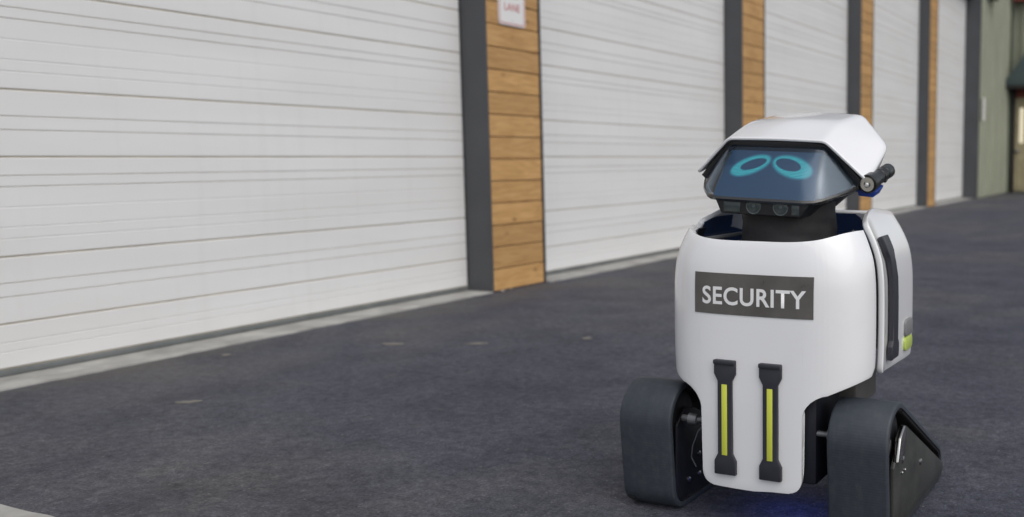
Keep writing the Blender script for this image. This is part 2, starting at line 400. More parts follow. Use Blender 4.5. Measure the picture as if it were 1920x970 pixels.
def struct(o):
    o['kind'] = 'structure'; return o

def inst(name, src, parent, loc, m=None):
    o = src.copy(); o.name = name; COL.objects.link(o); o.parent = parent; o.location = loc
    return o

# ------------------------------------------------------------------ ground
DX, FX = -4.40, -4.20           # door plane, pier front plane
PER, PY0, PW = 4.03, 5.20, 0.59
G = 400
struct(mesh('asphalt_ground', [(-G, -G, 0), (G, -G, 0), (G, G, 0), (-G, G, 0)], [(0, 1, 2, 3)], M['asphalt']))

# concrete strip in each bay, front edge ragged where the asphalt laps it
def apron(y0, y1):
    rnd = random.Random(int(y0 * 10)); n = 70
    v, f = [], []
    e = 0.0
    for i in range(n + 1):
        y = y0 + (y1 - y0) * i / n
        e = 0.72 * e + rnd.uniform(-0.006, 0.006)
        xf = FX + 0.045 - 0.03 * (i / n) + e
        v += [(DX - 0.1, y, 0.006), (xf, y, 0.006), (xf + 0.004, y, -0.05), (DX - 0.1, y, -0.05)]
    for i in range(n):
        a, b = 4 * i, 4 * i + 4
        f += [(a, a + 1, b + 1, b), (a + 1, a + 2, b + 2, b + 1)]
    return struct(mesh('concrete_apron', v, f, M['concrete']))
for k in range(-1, 4):
    apron(PY0 + PER * k + PW + 0.002, PY0 + PER * (k + 1) - 0.002)

# concrete pad that pokes into the lower left of the view
pv = []
for i in range(41):
    x = -4.0 + 2.6 * i / 40
    pv.append((x, 1.457 + random.uniform(-0.004, 0.004), 0))
poly = [(-4.0, -2.5), (-1.4, -2.5)] + [(p[0], p[1]) for p in reversed(pv)]
struct(prism('concrete_pad', poly, 2, -0.05, 0.012, M['concrete']))

# ------------------------------------------------------------------ storage building
bld = empty('storage_building', (DX - 0.3, PY0, 0), 'long storage building with white sectional doors between cedar clad piers', 'building')
BO = Vector(bld.location)
def W(o):                                # geometry is written in world coordinates; re-base it on the parent
    o.data.transform(Matrix.Translation(-BO)); return o
YEND = PY0 + PER * 4
# body behind the doors and the header above them
W(box('wall', DX - 6, DX - 0.16, PY0 - PER + 0.02, YEND + 0.3, 0, 6.0, M['jamb'], bld))
W(box('header', DX - 0.155, FX - 0.03, PY0 - PER + 0.02, YEND + 0.3, 4.32, 5.6, M['jamb'], bld))
W(box('roof', DX - 6.2, FX + 0.15, PY0 - PER - 0.2, YEND + 0.3, 6.003, 6.15, M['trim'], bld))

# sectional door panels: three profile types, extruded along the door
GW = 3.44
def panel_mesh(kind, h):
    gap = 0.004
    d = 0.0
    def band(t0, t1, dep, s=0.006):
        return [(t0, 0), (t0 - s, -dep), (t1 + s, -dep), (t1, 0)]
    pts = [(h - gap / 2, -0.006), (h - gap / 2 - 0.004, 0.0)]
    def vee(t, dep=0.0048, w=0.0060):      # narrow pressed groove
        return [(t + w / 2, 0), (t + w * 0.12, -dep), (t - w * 0.12, -dep), (t - w / 2, 0)]
    if kind == 'wide':
        pts += vee(h - 0.076) + vee(h - 0.121) + vee(h - 0.205, 0.0018) + vee(h - 0.287, 0.0028) + vee(h - 0.334, 0.0028)
    elif kind == 'narrow':
        pts += vee(h - 0.108) + vee(h - 0.164)
    else:
        pts += vee(h - 0.077, 0.003) + vee(h - 0.115, 0.003)
    pts += [(gap / 2 + 0.004, 0.0), (gap / 2, -0.006)]
    v, f = [], []
    L = GW / 2 - 0.012
    for z, x in pts: v += [(x, -L, z), (x, L, z)]
    for i in range(len(pts) - 1): f.append((2 * i, 2 * i + 1, 2 * i + 3, 2 * i + 2))
    n = len(v)                           # back sheet closes the panel
    v += [(-0.045, -L, pts[0][0]), (-0.045, L, pts[0][0]), (-0.045, -L, pts[-1][0]), (-0.045, L, pts[-1][0])]
    f += [(0, 1, n + 1, n), (len(pts) * 2 - 2, len(pts) * 2 - 1, n + 3, n + 2), (n, n + 1, n + 3, n + 2)]
    f += [tuple([2 * i for i in range(len(pts))] + [n + 2, n]), tuple([2 * i + 1 for i in range(len(pts))] + [n + 3, n + 1])]
    o = mesh('tmp_panel', v, f, M['door'], angle=8)
    me = o.data; bpy.data.objects.remove(o); return me
PM = {'wide': panel_mesh('wide', 0.407), 'narrow': panel_mesh('narrow', 0.274), 'low': panel_mesh('low', 0.184)}
layout = [('low', 0.036)]
z = 0.220
while z < 4.2:
    layout.append(('narrow', z)); z += 0.274
    layout.append(('wide', z)); z += 0.407
for k in range(-1, 4):
    yc = PY0 + PER * k + PW + GW / 2
    if k == -1: dn = 'nearest white sectional door, cropped by the left edge'
    gd = W(box('sectional_door', DX - 0.12, DX - 0.0045, yc - GW / 2 + 0.001, yc + GW / 2 - 0.001, 0.008, 4.318, M['backing'], bld))
    for kind, zz in layout:
        link('door_panel', PM[kind], None, gd, (DX - BO.x, yc - BO.y, zz))
    W(box('bottom_seal', DX - 0.04, DX + 0.006, yc - GW / 2 + 0.004, yc + GW / 2 - 0.004, 0.0065, 0.034, M['seal'], gd, bevel=0.005))
    W(box('side_seal', DX - 0.03, DX + 0.002, yc + GW / 2 - 0.0105, yc + GW / 2 - 0.001, 0.04, 4.31, M['trim'], gd))

# piers: charcoal steel core, cedar planks on the face, dark corner trims
plank_src = None
for k in range(-1, 4):
    y0 = PY0 + PER * k; y1 = y0 + PW
    core = W(box('pier', DX - 0.154, FX - 0.022, y0, y1, 0.001, 4.319, M['jamb'], bld))
    W(box('corner_trim', FX - 0.0215, FX + 0.003, y0 - 0.002, y0 + 0.013, 0.002, 4.30, M['jamb'], core))
    W(box('corner_trim', FX - 0.0215, FX + 0.006, y1 - 0.018, y1 + 0.002, 0.002, 4.30, M['trim'], core))
    zz = 0.004; i = 0
    while zz < 4.15:
        if plank_src is None:
            plank_src = box('plank', -0.021, 0.0, 0.014, PW - 0.0185, 0.002, 0.1432, M['wood'], core, bevel=0.0025, segs=1)
            o = plank_src
        else:
            o = plank_src.copy(); COL.objects.link(o); o.parent = core
        o.location = (FX - BO.x + random.uniform(-0.0025, 0.0015), y0 - BO.y, zz)
        zz += 0.1475
# last jamb, against the green wall
core = W(box('pier', DX - 0.154, FX + 0.13, YEND, YEND + 0.05, 0.001, 4.319, M['jamb'], bld))

# fire lane sign on the first cedar pier
sg = empty('pier_sign', (FX + 0.004, 5.475, 1.765), 'white metal sign with red border and red lettering on the nearest cedar pier', 'sign')
def rrect(w, h, r, n=6):
    p = []
    for cx, cz, a0 in ((w / 2 - r, h / 2 - r, 0), (-w / 2 + r, h / 2 - r, 90), (-w / 2 + r, -h / 2 + r, 180), (w / 2 - r, -h / 2 + r, 270)):
        for i in range(n + 1):
            a = R(a0 + 90 * i / n); p.append((cx + r * math.cos(a), cz + r * math.sin(a)))
    return p
SW, SH = 0.285, 0.43
zc = SH / 2 + 0.015
prism('plate', [(p[0], p[1] + zc) for p in rrect(SW, SH, 0.025)], 0, 0.0, 0.004, M['signw'], sg)
oo, ii = rrect(SW - 0.018, SH - 0.018, 0.02), rrect(SW - 0.032, SH - 0.032, 0.015)
n = len(oo)
mesh('border', [(0.0052, p[0], p[1] + zc) for p in oo + ii], [(i, (i + 1) % n, n + (i + 1) % n, n + i) for i in range(n)], M['signr'], sg)
def sign_text(body, size, zt, m=None):
    me = text_mesh(body, size, size * 0.012)
    me.transform(Matrix.Translation((0.0054, 0, zt)) @ Matrix(((0, 0, 1, 0), (1, 0, 0, 0), (0, 1, 0, 0), (0, 0, 0, 1))))
    me.materials.clear(); link('lettering', me, m or M['signr'], sg)
sign_text('NO', 0.10, 0.385); sign_text('PARKING', 0.058, 0.305); sign_text('FIRE', 0.075, 0.225); sign_text('LANE', 0.070, 0.135)
sign_text('-', 0.03, 0.055, M['seal'])

# ------------------------------------------------------------------ green building and its entrance wing
gb = empty('green_building', (-4.4, YEND + 0.25, 0), 'olive green ribbed metal building at the far end with a roofed entrance', 'building')
BO = Vector(gb.location)
def ribbed(name, x, y0, y1, z0, z1, m, parent, pitch=0.30, dep=0.05, axis='y'):
    pts = []
    t = y0
    while t < y1 - 1e-6:
        for a, b in ((0, 0), (0.62, 0), (0.70, dep), (0.92, dep)):
            tt = min(t + a * pitch, y1)
            pts.append((tt, b))
        t += pitch
    pts.append((y1, 0))
    v, f = [], []
    for t, d in pts:
        if axis == 'y': v += [(x + d, t, z0), (x + d, t, z1)]
        else: v += [(t, x - d, z0), (t, x - d, z1)]
    for i in range(len(pts) - 1): f.append((2 * i, 2 * i + 2, 2 * i + 3, 2 * i + 1))
    return mesh(name, v, f, m, parent, angle=20)
GX = -4.08; GY = 25.1
W(box('wall', -10, GX - 0.01, YEND + 0.055, 34, 0, 6.4, M['green'], gb))
y = YEND + 0.055
while y < GY - 0.02:
    W(ribbed('wall_panel', GX - 0.006, y + 0.003, min(y + 0.92, GY - 0.005), 0.02, 6.3, M['green'], gb)); y += 0.923
W(box('corner_trim', GX, GX + 0.09, GY - 0.10, GY - 0.003, 0.01, 4.6, M['dgreen'], gb))
# wing that faces the camera
W(box('entrance_wing', GX - 0.005, 2.5, GY + 0.05, 34, 0, 6.4, M['green'], gb))
W(ribbed('wall_panel', GY + 0.045, -4.0, 2.4, 3.3, 6.3, M['green'], gb, axis='x'))
W(box('door_frame', GX + 0.12, GX + 0.20, GY - 0.08, GY + 0.04, 0.0, 2.62, M['dark'], gb, bevel=0.006))
W(box('door_frame', GX + 0.205, GX + 2.2, GY - 0.06, GY + 0.04, 2.38, 2.62, M['redf'], gb, bevel=0.006))
dr = W(box('entrance_door', GX + 0.205, GX + 1.6, GY - 0.015, GY + 0.04, 0.05, 2.375, M['tan'], gb))
W(ribbed('ribbed_board', GY - 0.018, GX + 0.23, GX + 1.55, 0.08, 1.15, M['tan'], dr, pitch=0.12, dep=0.02, axis='x'))
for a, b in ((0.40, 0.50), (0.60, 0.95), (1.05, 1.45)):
    W(box('window_pane', GX + a - 0.09, GX + b - 0.09, GY - 0.03, GY - 0.016, 1.25, 2.12, M['glintpane'], dr))
W(box('door_handle', GX + 0.235, GX + 0.30, GY - 0.10, GY - 0.016, 1.02, 1.10, M['steel'], dr, bevel=0.01))
# pitched porch roof over the entrance
aw = [(GX + 0.02, 2.80), (GX + 0.62, 3.62), (GX + 1.1, 3.95), (GX + 1.58, 3.62), (GX + 2.2, 2.80), (GX + 2.2, 2.66), (GX + 0.02, 2.66)]
W(prism('porch_roof', aw, 1, GY - 0.5, GY - 0.005, M['teal'], gb, bevel=0.01))
W(box('porch_beam', GX, GX + 2.22, GY - 0.52, GY - 0.42, 2.58, 2.655, M['dark'], gb))
W(box('red_fascia', GX + 0.12, 2.5, GY - 0.25, GY - 0.01, 4.72, 5.4, M['redf'], gb))
W(box('fascia_bracket', GX + 0.03, GX + 0.18, YEND + 0.45, YEND + 1.15, 4.38, 4.65, M['dark'], gb))
bs = tag(prism('notice_plate', [(YEND + 0.20, 1.70), (YEND + 0.42, 1.70), (YEND + 0.42, 2.19), (YEND + 0.20, 2.19)], 0, GX + 0.046, GX + 0.056, M['signw']), 'small blank white plate on the olive green wall', 'sign')

# ------------------------------------------------------------------ robot
RX, RY = -0.922, 2.08
bot = empty('security_robot', (RX, RY, 0), 'white tracked security robot with helmet head, dark visor and cyan ring eyes', 'robot')

def lerp_tab(tab, t):
    if t <= tab[0][0]: return tab[0][1]
    for (a, va), (b, vb) in zip(tab, tab[1:]):
        if t <= b:
            u = (t - a) / (b - a); u = u * u * (3 - 2 * u) if False else u
            return va + (vb - va) * u
    return tab[-1][1]
def smooth_tab(tab, t):
    # Catmull-Rom through the table
    if t <= tab[0][0]: return tab[0][1]
    if t >= tab[-1][0]: return tab[-1][1]
    for i in range(len(tab) - 1):
        a, b = tab[i], tab[i + 1]
        if a[0] <= t <= b[0]:
            p = tab[max(i - 1, 0)]; q = tab[min(i + 2, len(tab) - 1)]
            h = b[0] - a[0]; u = (t - a[0]) / h
            m0 = (b[1] - p[1]) / max(b[0] - p[0], 1e-6) * h; m1 = (q[1] - a[1]) / max(q[0] - a[0], 1e-6) * h
            return (2*u**3 - 3*u*u + 1) * a[1] + (u**3 - 2*u*u + u) * m0 + (-2*u**3 + 3*u*u) * b[1] + (u**3 - u*u) * m1
WT = [(0.08, 0.259), (0.34, 0.263), (0.42, 0.267), (0.56, 0.267), (0.62, 0.264), (0.66, 0.257), (0.70, 0.242), (0.735, 0.224), (0.78, 0.198)]
FT = [(0.08, 0.006), (0.30, 0.001), (0.42, 0.0), (0.58, 0.0), (0.64, 0.004), (0.68, 0.011), (0.71, 0.020), (0.74, 0.034), (0.78, 0.058)]
NE, DD = 3.3, 0.20
def plan_front(t):                        # t in [-1, 1]: seam side to seam side, unit half width
    a = abs(t) * math.pi / 2
    return math.copysign(math.sin(a) ** (2 / NE), t), DD * (1 - max(math.cos(a), 0) ** (2 / NE))
def body_pt(t, z, out=0.0):
    ux, uy = plan_front(t)
    x = ux * smooth_tab(WT, z); y = uy + smooth_tab(FT, z) * (1 - 0.8 * uy / DD)
    if out:
        e = 1e-3
        x0, y0 = plan_front(t - e); x1, y1 = plan_front(t + e)
        w = smooth_tab(WT, z); tx, ty = (x1 - x0) * w, (y1 - y0)
        L = math.hypot(tx, ty); x += ty / L * out; y -= tx / L * out
    return Vector((x, y, z))
def front_y(X, z):                        # depth of the shell at lateral offset X
    u = min(abs(X) / smooth_tab(WT, z), 0.9999)
    a = math.asin(u ** (NE / 2)); uy = DD * (1 - math.cos(a) ** (2 / NE))
    return uy + smooth_tab(FT, z) * (1 - 0.8 * uy / DD)
def t_of_x(X, w=0.27):
    u = min(abs(X) / w, 0.99999); return math.copysign(math.asin(u ** (NE / 2)) / (math.pi / 2), X)

# ---- front shell with its apron
T_SEAM = 0.80
while plan_front(T_SEAM)[1] < 0.134: T_SEAM += 0.002
AWL, AWR = 0.145, 0.128                   # half widths of the apron
def shell_bottom(X):
    AW = AWR if X > 0 else AWL
    a = abs(X); r = 0.032; zb = 0.098 + (0.004 if X > 0 else 0)
    if a <= AW - r: return zb - 0.003 * math.cos(a / AW * 1.5)
    if a <= AW: return zb + r - math.sqrt(max(r * r - (a - AW + r) ** 2, 0))
    rr = 0.060                            # fillet up to the belly edge
    if a <= AW + rr:
        s = a - AW
        return 0.337 - rr * 0.9 + (math.sqrt(max(rr * rr - (rr - s) ** 2, 0))) * 0.9 + s * 0.12
    return 0.337 + 0.12 * rr + (a - AW - rr) * 0.42
def shell_top(X):
    return smooth_tab([(0, 0.702), (0.08, 0.702), (0.13, 0.704), (0.17, 0.708), (0.21, 0.716), (0.235, 0.722), (0.26, 0.726)], abs(X) * 1.0)
cols = []
tmax = T_SEAM
xs = [-AWL - 0.0006, -AWL, AWR, AWR + 0.0006]
ts = [t_of_x(x) for x in xs]
ts += [t_of_x(s * ((AWR if s > 0 else AWL) - 0.032 + 0.032 * math.sin(R(a)))) for s in (-1, 1) for a in (0, 18, 36, 50, 62, 74, 83)]
ts += [t_of_x(s * ((AWR if s > 0 else AWL) + 0.060 * (1 - math.cos(R(a))))) for s in (-1, 1) for a in (12, 24, 36, 50, 65, 80, 90)]
ts += [tmax * (i / 22) * s for s in (-1, 1) for i in range(23)]
ts = sorted(ts); ts2 = [ts[0]]
for t in ts[1:]:
    if t - ts2[-1] > 2e-4: ts2.append(t)
NV = 34
v, f = [], []
for t in ts2:
    X = plan_front(t)[0] * 0.27
    zb, zt = shell_bottom(X), shell_top(X)
    edge = (tmax - abs(t)) / 0.06
    if edge < 1: zb += 0.018 * (1 - math.sqrt(max(0, 1 - (1 - edge) ** 2)))
    for j in range(NV + 1):
        s = j / NV
        zz = zb + (zt - zb) * s
        v.append(body_pt(t, zz))
for i in range(len(ts2) - 1):
    for j in range(NV):
        a = i * (NV + 1) + j; f.append((a, a + 1, a + NV + 2, a + NV + 1))
front = mesh('front_shell', v, f, M['shell'], bot, solid=0.018, offset=-1, bevel=0.0055, segs=3, blimit=50, angle=40)

# ---- rear shell: right side, back, left side
YB, RC = 0.555, 0.07
def rear_plan(n_side=14, n_c=12, n_b=14):
    p = []
    yb0 = plan_front(T_SEAM)[1] + 0.042
    t = T_SEAM
    for i in range(5):
        y = yb0 + (DD - yb0) * i / 5
        # same superellipse as the front
        c = (1 - y / DD) ** (NE / 2); p.append((math.sin(math.acos(min(1, c))) ** (2 / NE) * 0.27, y))
    for i in range(n_side): p.append((0.27 - 0.006 * i / n_side, DD + (YB - RC - DD) * i / n_side))
    for i in range(n_c + 1):
        a = math.pi / 2 * i / n_c; p.append((0.264 - RC + RC * math.cos(a), YB - RC + RC * math.sin(a)))
    for i in range(1, n_b): p.append(((0.264 - RC) * (1 - 2 * i / n_b), YB))
    right = p[:5 + n_side + n_c + 1]
    p += [(-x, y) for x, y in reversed(right)]
    return p
RP = rear_plan()
def rear_top(y, x):
    if y < YB - 0.002:
        return smooth_tab([(0.13, 0.724), (0.17, 0.738), (0.22, 0.754), (0.27, 0.767), (0.32, 0.772), (0.40, 0.766), (0.50, 0.757), (0.555, 0.755)], y)
    return 0.755
def rear_pt(p, zz, idx):
    w = smooth_tab(WT, zz) / 0.27
    x, y = p
    back = smooth_tab([(0.34, 0.0), (0.58, 0.0), (0.66, 0.012), (0.72, 0.035), (0.775, 0.065)], zz)
    u = max(0, (y - DD) / (YB - DD))
    flare = 0.012 * max(0, 1 - (y - 0.175) / 0.04) if y < 0.215 else 0
    return Vector((x * w * (1 + 0.10 * max(0, zz - 0.66) * (1 - u)) + math.copysign(flare * 0.5, x), y - back * u * u, zz))
v, f = [], []; NR = 26
for i, p in enumerate(RP):
    zt = rear_top(p[1], p[0]); zb = 0.372 - 0.012 * min(1, max(0, (p[1] - 0.14) / 0.3))
    e = min(i, len(RP) - 1 - i) / 3.0
    if e < 1: zb += 0.016 * (1 - math.sqrt(1 - (1 - e) ** 2)); zt -= 0.006 * (1 - e)
    for j in range(NR + 1): v.append(rear_pt(p, zb + (zt - zb) * j / NR, i))
for i in range(len(RP) - 1):
    for j in range(NR):
        a = i * (NR + 1) + j; f.append((a, a + 1, a + NR + 2, a + NR + 1))
rear = mesh('rear_shell', v, f, M['shell'], bot, solid=0.016, offset=-1, bevel=0.006, segs=3, blimit=50, angle=40)

# black strip added behind the seam so the gap looks shaded
for s in (1, -1):
    v, f = [], []
    for j in range(15):
        zz = 0.372 + (0.718 - 0.372) * j / 14
        for dt in (-0.035, 0.11):
            v.append(body_pt(s * min(T_SEAM + dt, 0.985), zz, -0.020))
    for j in range(14): f.append((2 * j, 2 * j + 1, 2 * j + 3, 2 * j + 2))
    mesh('seam_shade_strip', v, f, M['black'], bot, solid=0.004, offset=0)

# ---- inside: liner, tray floor and collar
ring = []
for i in range(41):
    t = -T_SEAM + 2 * T_SEAM * i / 40
    ring.append(('f', t))
lin_v, lin_f = [], []
def liner_ring(z, inset):
    pts = []
    for i in range(41):
        t = T_SEAM * (1 - i / 20); q = body_pt(t, z, -inset); pts.append(q)
    rr = [rear_pt(p, z, 0) for p in RP]
    cen = Vector((0, 0.24, z))
    for q in reversed(rr):
        d = (cen - q); d.z = 0; pts.append(q + d.normalized() * inset)
    return pts
L0, L1, L2 = liner_ring(0.695, 0.0235), liner_ring(0.655, 0.030), liner_ring(0.650, 0.06)
n = len(L0); lv = L0 + L1 + L2
lf = [(k * n + i, k * n + (i + 1) % n, (k + 1) * n + (i + 1) % n, (k + 1) * n + i) for k in range(2) for i in range(n)]
lf.append(tuple(range(2 * n, 3 * n)))
mesh('inner_tray', lv, lf, M['navy'], bot, solid=0.004, offset=0)
# raised rim liner behind the neck, blue inside of the rear shell
RB = [p for p in RP]
v, f = [], []
for i, p in enumerate(RB):
    for j, zz in enumerate((0.690, 0.71, 0.73, 0.745)):
        q = rear_pt(p, min(zz, rear_top(p[1], p[0]) - 0.008), i); d = Vector((0, 0.24, q.z)) - q; d.z = 0
        v.append(q + d.normalized() * (0.0185 if j else 0.022))
for i in range(len(RB) - 1):
    for j in range(3):
        a = i * 4 + j; f.append((a, a + 1, a + 5, a + 4))
mesh('rim_liner', v, f, M['navy'], bot, solid=0.002, offset=0)
lathe('neck_collar', [(0, 0.165), (0.012, 0.163), (0.018, 0.15), (0.02, 0.12)], (0, 0.225, 0.664), (0, 0, 1), M['navy2'], bot, n=40)
tube('tray_rail', [(-0.2, 0.13, 0.69), (-0.17, 0.2, 0.695), (-0.13, 0.33, 0.70), (-0.11, 0.40, 0.70)], 0.006, M['grey'], bot)
tube('tray_rail', [(0.2, 0.13, 0.69), (0.18, 0.2, 0.695), (0.15, 0.33, 0.70), (0.12, 0.40, 0.70)], 0.006, M['grey'], bot)

# ---- neck with soft folds
npf, v, f = 48, [], []
prof = [(0.668, 0.122), (0.69, 0.124), (0.705, 0.121), (0.722, 0.124), (0.738, 0.120), (0.752, 0.123), (0.768, 0.118), (0.785, 0.120), (0.80, 0.112)]
for j, (zz, r) in enumerate(prof):
    for k in range(npf):
        a = 2 * math.pi * k / npf
        rr = r + 0.0016 * math.sin(5 * a + j * 1.7) + 0.0012 * math.sin(11 * a - j)
        v.append((0.005 + rr * math.cos(a), 0.225 + rr * 0.95 * math.sin(a), zz))
for j in range(len(prof) - 1):
    for k in range(npf): f.append((j * npf + k, j * npf + (k + 1) % npf, (j + 1) * npf + (k + 1) % npf, (j + 1) * npf + k))
mesh('neck', v, f, M['fabric'], bot, subsurf=1, angle=80)

# ---- label and lettering, wrapped on the shell
def wrap_grid(name, x0, x1, z0, z1, out, m, parent, nx=24, nz=6):
    v, f = [], []
    for i in range(nx + 1):
        for j in range(nz + 1):
            X = x0 + (x1 - x0) * i / nx; Z = z0 + (z1 - z0) * j / nz
            v.append((X, front_y(X, Z) - out, Z))
    for i in range(nx):
        for j in range(nz):
            a = i * (nz + 1) + j; f.append((a, a + 1, a + nz + 2, a + nz + 1))
    return mesh(name, v, f, m, parent, solid=0.0008, offset=0)
lab = wrap_grid('security_label', -0.156, 0.152, 0.5250, 0.6240, 0.0014, M['label'], bot)
me = text_mesh('SECURITY', 0.0905, 0.0019, 1.06)
xsx = [q.co.x for q in me.vertices]; tw = max(xsx) - min(xsx); xm = (max(xsx) + min(xsx)) / 2
ysy = [q.co.y for q in me.vertices]; ym = (max(ysy) + min(ysy)) / 2; thh = max(ysy) - min(ysy)
bm = bmesh.new(); bm.from_mesh(me); bmesh.ops.triangulate(bm, faces=bm.faces)
for q in bm.verts:
    X = (q.co.x - xm) * 0.268 / tw + 0.0010; Z = (q.co.y - ym) * 0.0435 / thh + 0.5700 
    q.co = (X, front_y(X, Z) - 0.0026, Z)
bm.to_mesh(me); bm.free(); me.materials.clear()
link('lettering', me, M['letter'], lab)

# ---- dog-bone straps on the apron
def dogbone(x0, x1, z0, z1, waist, cap, cham, n=10):
    xm = (x0 + x1) / 2
    return [(x0, z0), (x1, z0), (x1, z0 + cap), (xm + waist / 2, z0 + cap + cham), (xm + waist / 2, z1 - cap - cham), (x1, z1 - cap), (x1, z1), (x0, z1),
            (x0, z1 - cap), (xm - waist / 2, z1 - cap - cham), (xm - waist / 2, z0 + cap + cham), (x0, z0 + cap)]
for xc in (-0.0705, 0.0485):
    pb = dogbone(xc - 0.0285, xc + 0.0285, 0.1305, 0.4145, 0.038, 0.034, 0.018)
    yb = front_y(xc, 0.3)
    st = prism('front_strap', pb, 1, yb - 0.009, yb + 0.004, M['strap'], bot, bevel=0.0026)
    box('top_hook', xc - 0.0285, xc + 0.0285, yb - 0.0145, yb - 0.0085, 0.404, 0.4150, M['strap'], st, bevel=0.0028)
    box('yellow_strip', xc - 0.0072, xc + 0.0072, yb - 0.0105, yb - 0.0085, 0.180, 0.355, M['yellow'], st, bevel=0.0008)

# ---- side handles and lamps (both flanks)
def side_x(y, zz):
    return rear_pt((0.27 - 0.006 * max(0, (y - DD)) / (YB - DD), y), zz, 0).x
for s in (1, -1):
    v, f = [], []
    tabw = [(0.400, 0.034), (0.432, 0.034), (0.446, 0.023), (0.652, 0.023), (0.668, 0.032), (0.706, 0.032)]
    zs = [0.398, 0.415, 0.432, 0.440, 0.446, 0.50, 0.55, 0.60, 0.640, 0.652, 0.660, 0.668, 0.682, 0.694, 0.706]
    for zz in zs:
        hw = lerp_tab(tabw, zz); yc = 0.250 - 0.018 * max(0, (zz - 0.60) / 0.1)
        for dy in (-hw, -hw * 0.5, 0, hw * 0.5, hw):
            yy = yc + dy
            v.append((s * (side_x(yy, zz) + 0.010), yy, zz))
    for i in range(len(zs) - 1):
        for j in range(4):
            a = i * 5 + j; f.append((a, a + 1, a + 6, a + 5))
    o = mesh('side_handle', v, f, M['strap'], bot, solid=0.014, offset=0, bevel=0.0026)
    for zc2, h2, mm, nm in ((0.448, 0.046, 'grey', 'side_sensor'), (0.405, 0.038, 'green_lamp', 'side_lamp')):
        pp = [(p[0] + 0.435, p[1] + zc2) for p in rrect(0.075, h2, 0.014, 4)]
        xx = side_x(0.435, zc2) - 0.012
        prism(nm, pp, 0, s * xx, s * (xx + 0.018), M[mm], bot, bevel=0.004)

# ---- chassis between the tracks
box('chassis', -0.150, 0.150, 0.040, 0.215, 0.115, 0.40, M['chassis'], bot, bevel=0.012)
box('support_column', 0.105, 0.190, 0.22, 0.40, 0.265, 0.42, M['column'], bot, bevel=0.008)
box('support_column', -0.190, -0.105, 0.22, 0.40, 0.265, 0.42, M['column'], bot, bevel=0.008)
box('underglow_light', -0.03, 0.115, 0.085, 0.20, 0.1125, 0.1148, M['blue_led'], bot)
for s in (1, -1):
    ax = lathe('axle', [(0, 0.007), (0.032, 0.007), (0.034, 0.013), (0.056, 0.015), (0.058, 0.009), (0.075, 0.009)], (s * 0.140, 0.052, 0.243), (s, 0, 0), M['axle'], bot)
    lathe('axle', [(0, 0.02), (0.10, 0.02)], (s * 0.135, 0.30, 0.12), (s, 0, 0), M['chassis'], bot)
tube('cable', [(-0.15, 0.06, 0.24), (-0.175, 0.055, 0.21), (-0.190, 0.055, 0.17), (-0.196, 0.06, 0.14), (-0.185, 0.065, 0.115)], 0.0018, M['copper'], bot)
tube('cable', [(-0.15, 0.10, 0.33), (-0.18, 0.09, 0.28), (-0.185, 0.10, 0.22), (-0.17, 0.12, 0.17), (-0.15, 0.13, 0.15)], 0.004, M['copper'], bot)
tube('cable', [(-0.15, 0.13, 0.31), (-0.175, 0.10, 0.25), (-0.178, 0.09, 0.20), (-0.15, 0.10, 0.16)], 0.003, M['copper'], bot)

# ---- tracks
ROLL = [(0.094, 0.232, 0.094), (0.082, 0.066, 0.066), (0.505, 0.056, 0.056)]   # (y, z, r): front top, front bottom, rear bottom
def belt_outline(off, n=14):
    """outer tangent loop around the three rollers, radius reduced by off; front top -> front bottom -> rear -> back"""
    c = [(Vector((y, z)), r - off) for y, z, r in ROLL]
    out = []
    k = len(c)
    def tangent_n(a, b):                  # outward normal of the tangent line going a -> b with the loop counter-clockwise (y right, z up)
        d = b[0] - a[0]; L = d.length; d = d / L
        nrm = Vector((d.y, -d.x)); s = (a[1] - b[1]) / L
        return (nrm * math.sqrt(max(0, 1 - s * s)) + d * s)
    ns = [tangent_n(c[i], c[(i + 1) % k]) for i in range(k)]
    for i in range(k):
        n0, n1 = ns[i - 1], ns[i]
        a0 = math.atan2(n0.y, n0.x); a1 = math.atan2(n1.y, n1.x)
        while a1 < a0: a1 += 2 * math.pi
        for j in range(n + 1):
            a = a0 + (a1 - a0) * j / n
            out.append((c[i][0].x + c[i][1] * math.cos(a), c[i][0].y + c[i][1] * math.sin(a)))
    return out
def resample(poly, step):
    out = []
    n = len(poly)
    for i in range(n):
        a, b = Vector(poly[i]), Vector(poly[(i + 1) % n]); L = (b - a).length; m = max(1, int(L / step))
        for j in range(m): out.append(tuple(a + (b - a) * j / m))
    return out
TI, TO = 0.2065, 0.3535                     # inner and outer edge of a track
before = set(o.name for o in bpy.data.objects)
